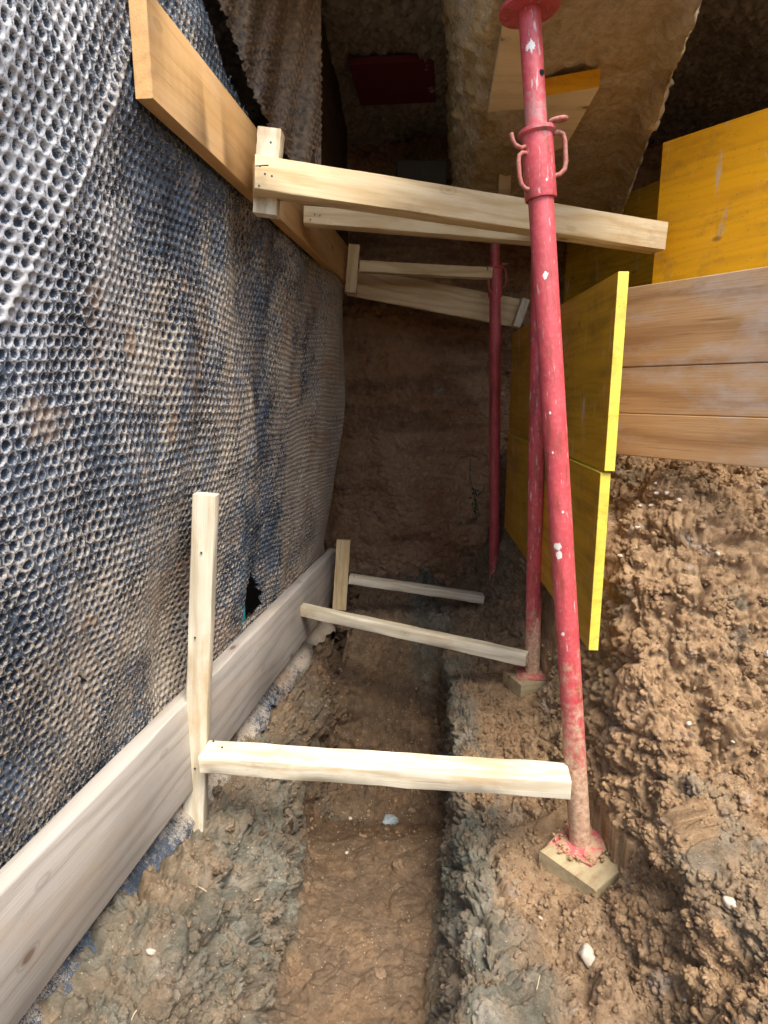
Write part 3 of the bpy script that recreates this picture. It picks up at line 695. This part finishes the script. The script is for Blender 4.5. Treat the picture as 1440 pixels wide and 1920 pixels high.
# ------------------------------------------------------------------ red props
def upq(d_):
    z = d_.normalized(); x = (Vector((1, 0, 0))-z*z.x).normalized(); y = z.cross(x)
    return Matrix((x, y, z)).transposed().to_quaternion()
def make_prop(px_base, base, top, collar, mat, label, first=False, az=0, hole=None):
    base = Vector(base); top = Vector(top); H = (top-base).length
    e = bpy.data.objects.new('steel_prop', None); C.objects.link(e); e.location = base
    e.rotation_mode = 'QUATERNION'; e.rotation_quaternion = upq(top-base)@Matrix.Rotation(az, 3, 'Z').to_quaternion()
    tag(e, label, 'prop', 'red steel props under the footing')
    def zz(a, b, n): return [(0, 0, a+(b-a)*i/n) for i in range(n+1)]
    m = MB(); m.tube(zz(.006, collar, 40), .0290, 40); m.build('outer_tube', mat, e)
    m = MB(); m.tube(zz(collar-.02, H-.006, 20), .0243, 40); it = m.build('inner_tube', mat, e)
    m = MB()
    for z in (collar+.30, collar+.42 if H > collar+.47 else collar+.30): pass
    hz_ = hole or collar+.16
    for z, s_ in ((hz_, -1),):
        m.tube([(.010, s_*.0205, z), (.010, s_*.0238, z)], .0060, 16)
    k_ = bpy.data.materials.get('pin_hole_dark') or NT('pin_hole_dark').done((.004, .003, .003), 1.)
    m.build('pin_hole', k_, it)
    # sleeve with flared rim
    m = MB(); c = collar
    m.tube([(0, 0, c-.145), (0, 0, c-.140), (0, 0, c-.006)], [.0350, .0362, .0352], 40); m.build('collar_sleeve', mat, e)
    m = MB(); m.tube([(0, 0, c-.012), (0, 0, c-.006), (0, 0, c+.002)], [.0355, .0420, .0420], 40); m.build('collar_ring', mat, e)
    def arc(p, q, bulge, n=8): pass
    def handle(sx, z0, z1, out, rr):
        m = MB(); x0 = sx*.033
        pts = [(x0, -.012, z1), (x0+sx*out*.55, -.014, z1), (x0+sx*out*.85, -.014, z1-.004), (x0+sx*out, -.014, z1-.016), (x0+sx*out, -.014, z0+.028), (x0+sx*out*.85, -.014, z0+.012), (x0+sx*out*.4, -.013, z0+.002), (x0-sx*.003, -.012, z0)]
        m.tube(pts, rr, 12); m.build('handle', M['rust'], e)
    handle(1, c-.100, c-.010, .026, .0055)
    handle(-1, c-.125, c-.048, .020, .0050)
    m = MB()   # bent locking pin through the tube
    pts = [(-.068, -.02, c-.008), (-.066, -.02, c-.022), (-.060, -.018, c-.032), (-.045, -.014, c-.038), (-.034, -.010, c-.034)]
    m.tube(pts, .0050, 10)
    m.build('locking_pin', M['rust'], e)
    m = MB(); pts = []
    for i in range(15):
        t = R(-160+i*270/14); pts.append((.040+.020*math.cos(t), -.022+.016*math.sin(t), c+.014+.006*math.sin(t*.5)))
    m.tube(pts, .0052, 10); m.build('locking_pin', M['rust'], e)
    # plates
    m = MB(); m.box((0, 0, .003), (.130, .130, .006), rz=R(38))
    bp_ = m.build('base_plate', M['plate_red'], e, smooth=False, bevel=.001)
    m = MB(); m.tube([(0, 0, H-.008), (0, 0, H)], .066, 40); m.build('head_plate', mat, e)
    return e
def splat(px, py, Y, base, top, r):
    """position of a paint splash on the tube's front, in prop coordinates"""
    base = Vector(base); top = Vector(top); q = upq(top-base)@Matrix.Rotation(R(8), 3, 'Z').to_quaternion(); l = q.inverted()@(P(px, py, Y-.029)-base)
    rad = .029; m_ = math.hypot(l.x, l.y); return (l.x/m_*rad, l.y/m_*rad, l.z, r)
B1b = (P(1088, 1580, 1.5).x, 1.50, P(1088, 1580, 1.5).z); B1t = (P(992, 12, 1.535).x, 1.535, 1.93)
sp = [splat(*q, B1b, B1t, r) for *q, r in ((1022, 512, 1.5, .0075), (1038, 1030, 1.5, .0095), (1044, 1045, 1.5, .009), (989, 68, 1.5, .012), (1014, 308, 1.5, .004), (1032, 330, 1.5, .007), (1024, 776, 1.5, .003), (1031, 851, 1.5, .0025), (1059, 962, 1.5, .0025), (1050, 1195, 1.5, .005), (1000, 70, 1.5, .006))]
M['red1'] = red_paint('red_paint_scuffed', sp, .9, .5)
M['red2'] = red_paint('red_paint_plaster_spattered', [], .5, 1.3)
M['red3'] = red_paint('red_paint_grimy', [], .3, .0)
k = NT('plate_paint_and_mud'); n2 = k.noise(k.tc.outputs['Object'], 45, 6, .75)
M['plate_red'] = k.done(k.mix(k.mapr(n2, .46, .54), (.58, .11, .12), (.46, .31, .19)), .8, k.bump(n2, .8, .004))
make_prop(0, B1b, B1t, P(1008, 236, 1.53).z-B1b[2], M['red1'], 'nearest red steel prop on a muddy wooden block, with white paint splats', az=R(8), hole=P(1009, 134, 1.53).z-B1b[2])
B2b = (P(998, 1262, 2.28).x, 2.28, P(998, 1262, 2.28).z); B2t = (P(1014, 300, 2.30).x, 2.30, 1.945)
make_prop(0, B2b, B2t, 1.98, M['red2'], 'middle red steel prop speckled with plaster, half hidden behind nearest prop', az=R(50))
B3b = (P(927, 1118, 3.28).x, 3.28, P(927, 1118, 3.28).z); B3t = (P(929, 400, 3.28).x, 3.28, 1.945)
make_prop(0, B3b, B3t, P(929, 500, 3.28).z-B3b[2], M['red3'], 'farthest dark red steel prop in the shade near the back', az=R(30))

# base blocks
def block(cx, cy, z, L, W, T, rz, label, tilt=0):
    n = 30; m = MB(); V = []; F = []
    b = beam('wooden_block', (-L/2, 0, 0), (L/2, 0, 0), W, T, M['dirty_wood'], label, 'block', None, bev=.004, nseg=12, seed=int(cx*99))
    b.matrix_world = Matrix.Translation((cx, cy, z-T/2))@Matrix.Rotation(rz, 4, 'Z')@Matrix.Rotation(tilt, 4, 'Y'); return b
block(B1b[0]+.022, 1.470, B1b[2], .225, .175, .055, R(38), 'muddy pale wooden block under the foot of the nearest prop')
block(B2b[0]+.005, 2.27, B2b[2], .20, .13, .055, R(20), 'dark muddy wooden block under the foot of the middle prop')

# bent-up red sheet corners and dirt heaped on the first foot plate
k = NT('caked_dirt'); n2 = k.noise(k.tc.outputs['Object'], 90, 5, .7)
M['caked'] = k.done(k.mix(k.mapr(n2, .35, .65), (.30, .18, .09), (.46, .29, .15)), .95, k.bump(n2, .8, .004))

# ------------------------------------------------------------------ yellow panels
def panel(name, p0, p1, z0, z1, th, label, group=None, nthick=1, mats=None):
    """upright panel between two plan points; local x runs along it"""
    p0 = Vector((*p0, 0)); p1 = Vector((*p1, 0)); L = (p1-p0).length; H = z1-z0
    m = MB(); m.box((0, 0, 0), (L, th, H))
    m.M = [1, 1, 0, 0, 1, 1]
    o = m.build(name, mats or [M['yellow'], M['yellow_edge']], smooth=False, bevel=.0015)
    o.location = (p0+p1)/2+Vector((0, 0, (z0+z1)/2)); o.rotation_euler = (0, 0, math.atan2(p1.y-p0.y, p1.x-p0.x))
    return tag(o, label, 'panel', group)
GP = 'yellow three-layer shuttering panels'
panel('yellow_panel', (.592, 1.60), (.660, 3.2), .896, 1.392, .027, 'upper of two yellow panels standing on edge beside the props', GP, mats=[M['yellow_shaded'], M['yellow_edge']])
panel('yellow_panel', (.586, 1.61), (.656, 3.2), .390, .890, .027, 'lower yellow panel on edge, its bottom corner in the soil', GP, mats=[M['yellow_shaded'], M['yellow_edge']])
for o_ in [x for x in C.objects if x.name.startswith('yellow_panel')]:
    o_.rotation_euler.y = 0
panel('yellow_panel', (.907, 2.17), (1.20, 1.777), 1.453, 1.886, .027, 'large bright yellow panel at right above the weathered brown panel', GP)
panel('yellow_panel', (1.04, 3.68), (1.45, 2.56), 1.515, 2.05, .027, 'shaded yellow panel in the dark behind the right end of the top strut', GP, mats=[M['yellow_shaded'], M['yellow_shaded']])
panel('yellow_panel', (1.04, 3.68), (1.45, 2.56), 1.00, 1.505, .027, 'darkest yellow panel, deep behind the upper edge-on panel', GP, mats=[M['yellow_shaded'], M['yellow_shaded']])
# brown weathered panel of three boards
pa = Vector((.751, 1.98, 0)); pb = Vector((1.10, 1.485, 0)); L = (pb-pa).length
m = MB(); zb = .903; hs = (.131, .141, .238)
for i, h in enumerate(hs):
    m.box((0, .0012*(i % 2), zb+h/2), (L, .030, h-.0010)); zb += h
zc = .885
brp = m.build('brown_panel', M['brown_panel'], smooth=False, bevel=.003)
brp.location = (pa+pb)/2; brp.rotation_euler = (0, 0, math.atan2(pb.y-pa.y, pb.x-pa.x))
tag(brp, 'weathered brown wooden panel of wide boards resting on the soil bank', 'panel')

# ------------------------------------------------------------------ small things in the dark
m = MB(); m.box((0, 0, 0), (.36, .38, .03)); mo = m.build('red_plate', M['maroon'], smooth=False, bevel=.002)
mo.location = (.048, 3.08, 2.472); mo.rotation_euler = (0, 0, -R(6)); tag(mo, 'dark maroon plate let into the gravelly underside of the slab', 'plate')
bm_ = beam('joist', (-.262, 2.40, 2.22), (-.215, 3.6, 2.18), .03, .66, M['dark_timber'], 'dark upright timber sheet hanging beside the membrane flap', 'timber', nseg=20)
m = MB(); m.box((0, 0, 0), (.27, .20, .20)); cb = m.build('concrete_block', M['concrete'], smooth=False, bevel=.01)
cb.location = (.20, 3.62, P(785, 298, 3.52).z-.10); tag(cb, 'grey concrete block in the dark behind the top strut', 'block')

# pebbles
def pebble_mesh(seed, sx, sy, sz):
    r_ = np.random.default_rng(seed); V = []; F = []; nu, nv = 14, 9
    for j in range(nv+1):
        for i in range(nu):
            th = math.pi*j/nv; ph = 2*math.pi*i/nu; V.append((math.sin(th)*math.cos(ph), math.sin(th)*math.sin(ph), math.cos(th)))
    V = np.array(V); V *= (1+.35*perlin(V*1.3+seed*3.1)+.16*perlin(V*3+seed))[:, None]; V *= np.array([sx, sy, sz])
    for j in range(nv):
        for i in range(nu): F.append((j*nu+i, j*nu+(i+1) % nu, (j+1)*nu+(i+1) % nu, (j+1)*nu+i))
    return raw_mesh('pebble', V, F)
PEB = [(1100, 1787, 24, 'largest pale pebble in the soil in front of the nearest prop', 'w'), (1366, 1690, 15, 'cream pebble in the top of the big clod at right', 'w'), (1013, 1718, 6, 'tiny white stone left of the muddy wooden block', 'w'),
       (1228, 905, 5, 'pale pebble highest on the bank beside the yellow panel edge', 'w'), (1226, 924, 5, None, 'w'), (1245, 929, 6, None, 'w'), (1274, 934, 6, None, 'w'), (1199, 947, 5, None, 'w'), (1218, 948, 5, None, 'w'), (1345, 1034, 6, 'pale pebble alone in the middle of the upper bank', 'w'),
       (1163, 1042, 6, 'pale pebble on the bank touching the lower yellow edge', 'w'), (1436, 1228, 10, 'pointed white stone at the right edge halfway up the bank', 'w'), (1130, 1473, 4, 'small pale pebble beside the tube of the nearest prop', 'w'), (1370, 1396, 5, None, 'w'), (1285, 1356, 7, None, 'w'),
       (730, 1540, 20, 'blue grey angular stone lying on the trench floor', 'b'), (655, 1533, 5, None, 'w'), (1280, 1873, 5, None, 'w'), (650, 1597, 5, None, 'w'), (284, 1775, 12, 'greyish pebble on the left ledge under the grey plank', 'w'), (640, 1050, 5, None, 'w'), (1200, 990, 6, None, 'w'), (320, 1308, 8, 'small stone lying on top edge of the grey plank', 'w')]
for i, (px_, py_, r_, lab, kd_) in enumerate(PEB):
    if 'top edge' in (lab or ''):
        pos = P(322, 1314, 1.74); nn = np.array([0, 0, 1.]); dep = 1.74; pos = at_lower(1.74, .2375+.004)-nplank*.03; pos = np.array(pos)
    else:
        pos, nn = on_ground(px_, py_); dep = pos[1]
    rw = r_*dep/FPX
    me = pebble_mesh(i+1, rw, rw*.75, rw*.6); o = link('pebble' if kd_ == 'w' else 'stone', me, M['white_stone'] if kd_ == 'w' else M['blue_stone'], smooth=kd_ == 'w')
    o.location = Vector(pos)+Vector(nn)*rw*.02; o.rotation_euler = (random.uniform(-.3, .3), random.uniform(-.3, .3), random.uniform(0, 6))
    tag(o, lab or 'small pale pebble among several stuck in the brown soil', 'pebble' if kd_ == 'w' else 'stone', 'pale pebbles in the soil' if kd_ == 'w' else None)
# straws
for i, (px_, py_, ang, Ls, lab) in enumerate(((381, 1672, -55, .040, 'pale straw on the left ledge below the grey plank'), (1002, 1850, 75, .045, 'thin straw at the bottom edge left of largest pebble'), (480, 1690, 10, .014, 'very short straw on the grey clay of left ledge'), (250, 1905, 60, .02, 'short straw in the bottom left corner soil'))):
    pos, nn = on_ground(px_, py_); pos = Vector(pos)+Vector(nn)*.008
    dx = Vector((math.cos(R(ang)), .3, math.sin(R(ang)))).normalized()*Ls/2
    m = MB(); m.tube([pos-dx, pos+Vector((0, 0, .002)), pos+dx], .0011, 6); o = m.build('straw', M['straw']); tag(o, lab, 'straw', 'dry straws on the soil')
# weed on the back soil face
wb = MB(); b0 = P(888, 930, 3.62)
for i in range(16):
    a = random.uniform(0, 6.28); l_ = random.uniform(.03, .10); q = b0+Vector((random.uniform(-.02, .02), -.02, random.uniform(-.08, .05)))
    tp = q+Vector((math.cos(a)*l_*.5, -.02, math.sin(a)*l_*.6)); sd_v = Vector((math.sin(a), 0, -math.cos(a)))*.006
    wb.add([q, (q+tp)/2+sd_v, tp, (q+tp)/2-sd_v], [(0, 1, 2, 3)])
wb.tube([P(883, 860, 3.66), P(880, 890, 3.62), P(890, 930, 3.61), P(893, 975, 3.64)], .0022, 6)
tag(wb.build('weed', M['leaf'], smooth=False), 'small green weed growing on the back soil face near farthest prop', 'weed')

# loose crumbs over the soil
def crumbs(name, pos, nrm, rad, mat, attr_src=None, sub=1):
    t = (1+5**.5)/2
    ico = np.array([(-1, t, 0), (1, t, 0), (-1, -t, 0), (1, -t, 0), (0, -1, t), (0, 1, t), (0, -1, -t), (0, 1, -t), (t, 0, -1), (t, 0, 1), (-t, 0, -1), (-t, 0, 1)])/1.9
    fc = [(0, 11, 5), (0, 5, 1), (0, 1, 7), (0, 7, 10), (0, 10, 11), (1, 5, 9), (5, 11, 4), (11, 10, 2), (10, 7, 6), (7, 1, 8), (3, 9, 4), (3, 4, 2), (3, 2, 6), (3, 6, 8), (3, 8, 9), (4, 9, 5), (2, 4, 11), (6, 2, 10), (8, 6, 7), (9, 8, 1)]
    es = {}; V = list(map(tuple, ico/np.linalg.norm(ico, axis=1, keepdims=True))); F = []
    def mid(a, b):
        kk = (min(a, b), max(a, b))
        if kk not in es: q = np.array(V[a])+np.array(V[b]); q /= np.linalg.norm(q); es[kk] = len(V); V.append(tuple(q))
        return es[kk]
    for _ in range(sub):
        F = []; es = {}
        for a, b, c in fc:
            ab, bc, ca = mid(a, b), mid(b, c), mid(c, a); F += [(a, ab, ca), (b, bc, ab), (c, ca, bc), (ab, bc, ca)]
        fc = F
    V = np.array(V); F = np.array(F); n = len(pos)
    AV = np.zeros((n, len(V), 3)); 
    for i in range(n):
        s_ = rng.uniform(.6, 1.2, 3)*rad[i]; w_ = V*(1+.0)*s_
        Q = np.linalg.qr(rng.normal(size=(3, 3)))[0]; AV[i] = w_@Q
    fl_ = AV.reshape(-1, 3); jit = (perlin(np.repeat(np.arange(n), len(V))[:, None]*1.37+fl_/np.repeat(rad, len(V))[:, None]*1.1))
    if sub > 1:
        q_ = np.repeat(np.arange(n), len(V))[:, None]*3.7+fl_/np.repeat(rad, len(V))[:, None]
        a_, b_ = worley(q_*1.5); jit = jit*.9+.8*(np.minimum((b_-a_)*4, 1)-.8)+.5*fbm(q_*3.5, 3)*.6
    fl_ = fl_*(1+.45*jit)[:, None]+np.repeat(pos+nrm*rad[:, None]*.35, len(V), 0)
    FF = (F[None]+(np.arange(n)*len(V))[:, None, None]).reshape(-1, 3)
    me = bpy.data.meshes.new(name); me.vertices.add(len(fl_)); me.vertices.foreach_set('co', fl_.reshape(-1).astype(np.float32))
    me.loops.add(FF.size); me.loops.foreach_set('vertex_index', FF.reshape(-1).astype(np.int32)); me.polygons.add(len(FF))
    me.polygons.foreach_set('loop_start', (np.arange(len(FF))*3).astype(np.int32)); me.polygons.foreach_set('loop_total', np.full(len(FF), 3, np.int32))
    if attr_src is not None:
        for kk, vv in attr_src.items():
            a = me.attributes.new(kk, 'FLOAT', 'POINT'); a.data.foreach_set('value', np.repeat(vv, len(V)).astype(np.float32))
    me.update(calc_edges=True); return link(name, me, mat)
vis = np.where((gdep > .5) & (gpx > -60) & (gpx < 1500) & (gpy > 840) & (gpy < 2050) & (GV[:, 1] < 3.2) & (N.reshape(-1, 3)[:, 2] > .25) & (GV[:, 0] > -.62))[0]
pw = np.where(floor[vis] > .5, .25, 1.)*np.where(GV[vis, 0] > .3, 2.2, 1.); pw /= pw.sum()
ch = rng.choice(vis, 17000, p=pw, replace=False)
rad = .0013+.0075*rng.random(len(ch))**4.5
rad = np.where(GV[ch, 0] < .3, rad*.8, rad)
cr = crumbs('loose_soil_crumbs', GV[ch], N.reshape(-1, 3)[ch], rad, M['soil'], {'clay': clay[ch]*.6, 'brown_and_shade': brown_and_shade[ch]*.7}); tag(cr, 'loose crumbs of soil scattered over the ledges and bank', 'soil', kind='stuff')
m_c = (GV[vis, 0] > .56)|((GV[vis, 0] < -.25) & (GV[vis, 0] > -.5))
pw = np.where(m_c, 1., .08)*np.where(GV[vis, 1] < 1.9, 1, .4); ok_ = np.hypot(GV[vis, 0]-B1c[0], GV[vis, 1]-1.48) > .2; pw = pw*ok_; pw /= pw.sum()
ch = rng.choice(vis, 950, p=pw, replace=False); rad = .007+.020*rng.random(len(ch))**2.2; rad = np.where(GV[ch, 0] < .3, rad*.8, rad)
co = crumbs('soil_clods', GV[ch]-N.reshape(-1, 3)[ch]*rad[:, None]*.55, N.reshape(-1, 3)[ch], rad, M['soil'], {'clay': clay[ch]*.8, 'brown_and_shade': brown_and_shade[ch]*.8}, sub=3)
tag(co, 'broken clods of earth lying on the bank and ledges', 'soil', kind='stuff')
# dirt on the first foot plate
npd = 130; aa = rng.random(npd)*6.28; rr2 = .033+.05*np.sqrt(rng.random(npd))
pp = np.stack([B1b[0]+rr2*np.cos(aa), 1.49+rr2*np.sin(aa)*.9, np.full(npd, B1b[2]+.006)], 1)
tag(crumbs('dirt_on_block', pp, np.tile([0, 0, 1.], (npd, 1)), .002+.0045*rng.random(npd)**2, M['caked']), 'crumbly dirt heaped round the foot plate of the nearest prop', 'dirt', kind='stuff')
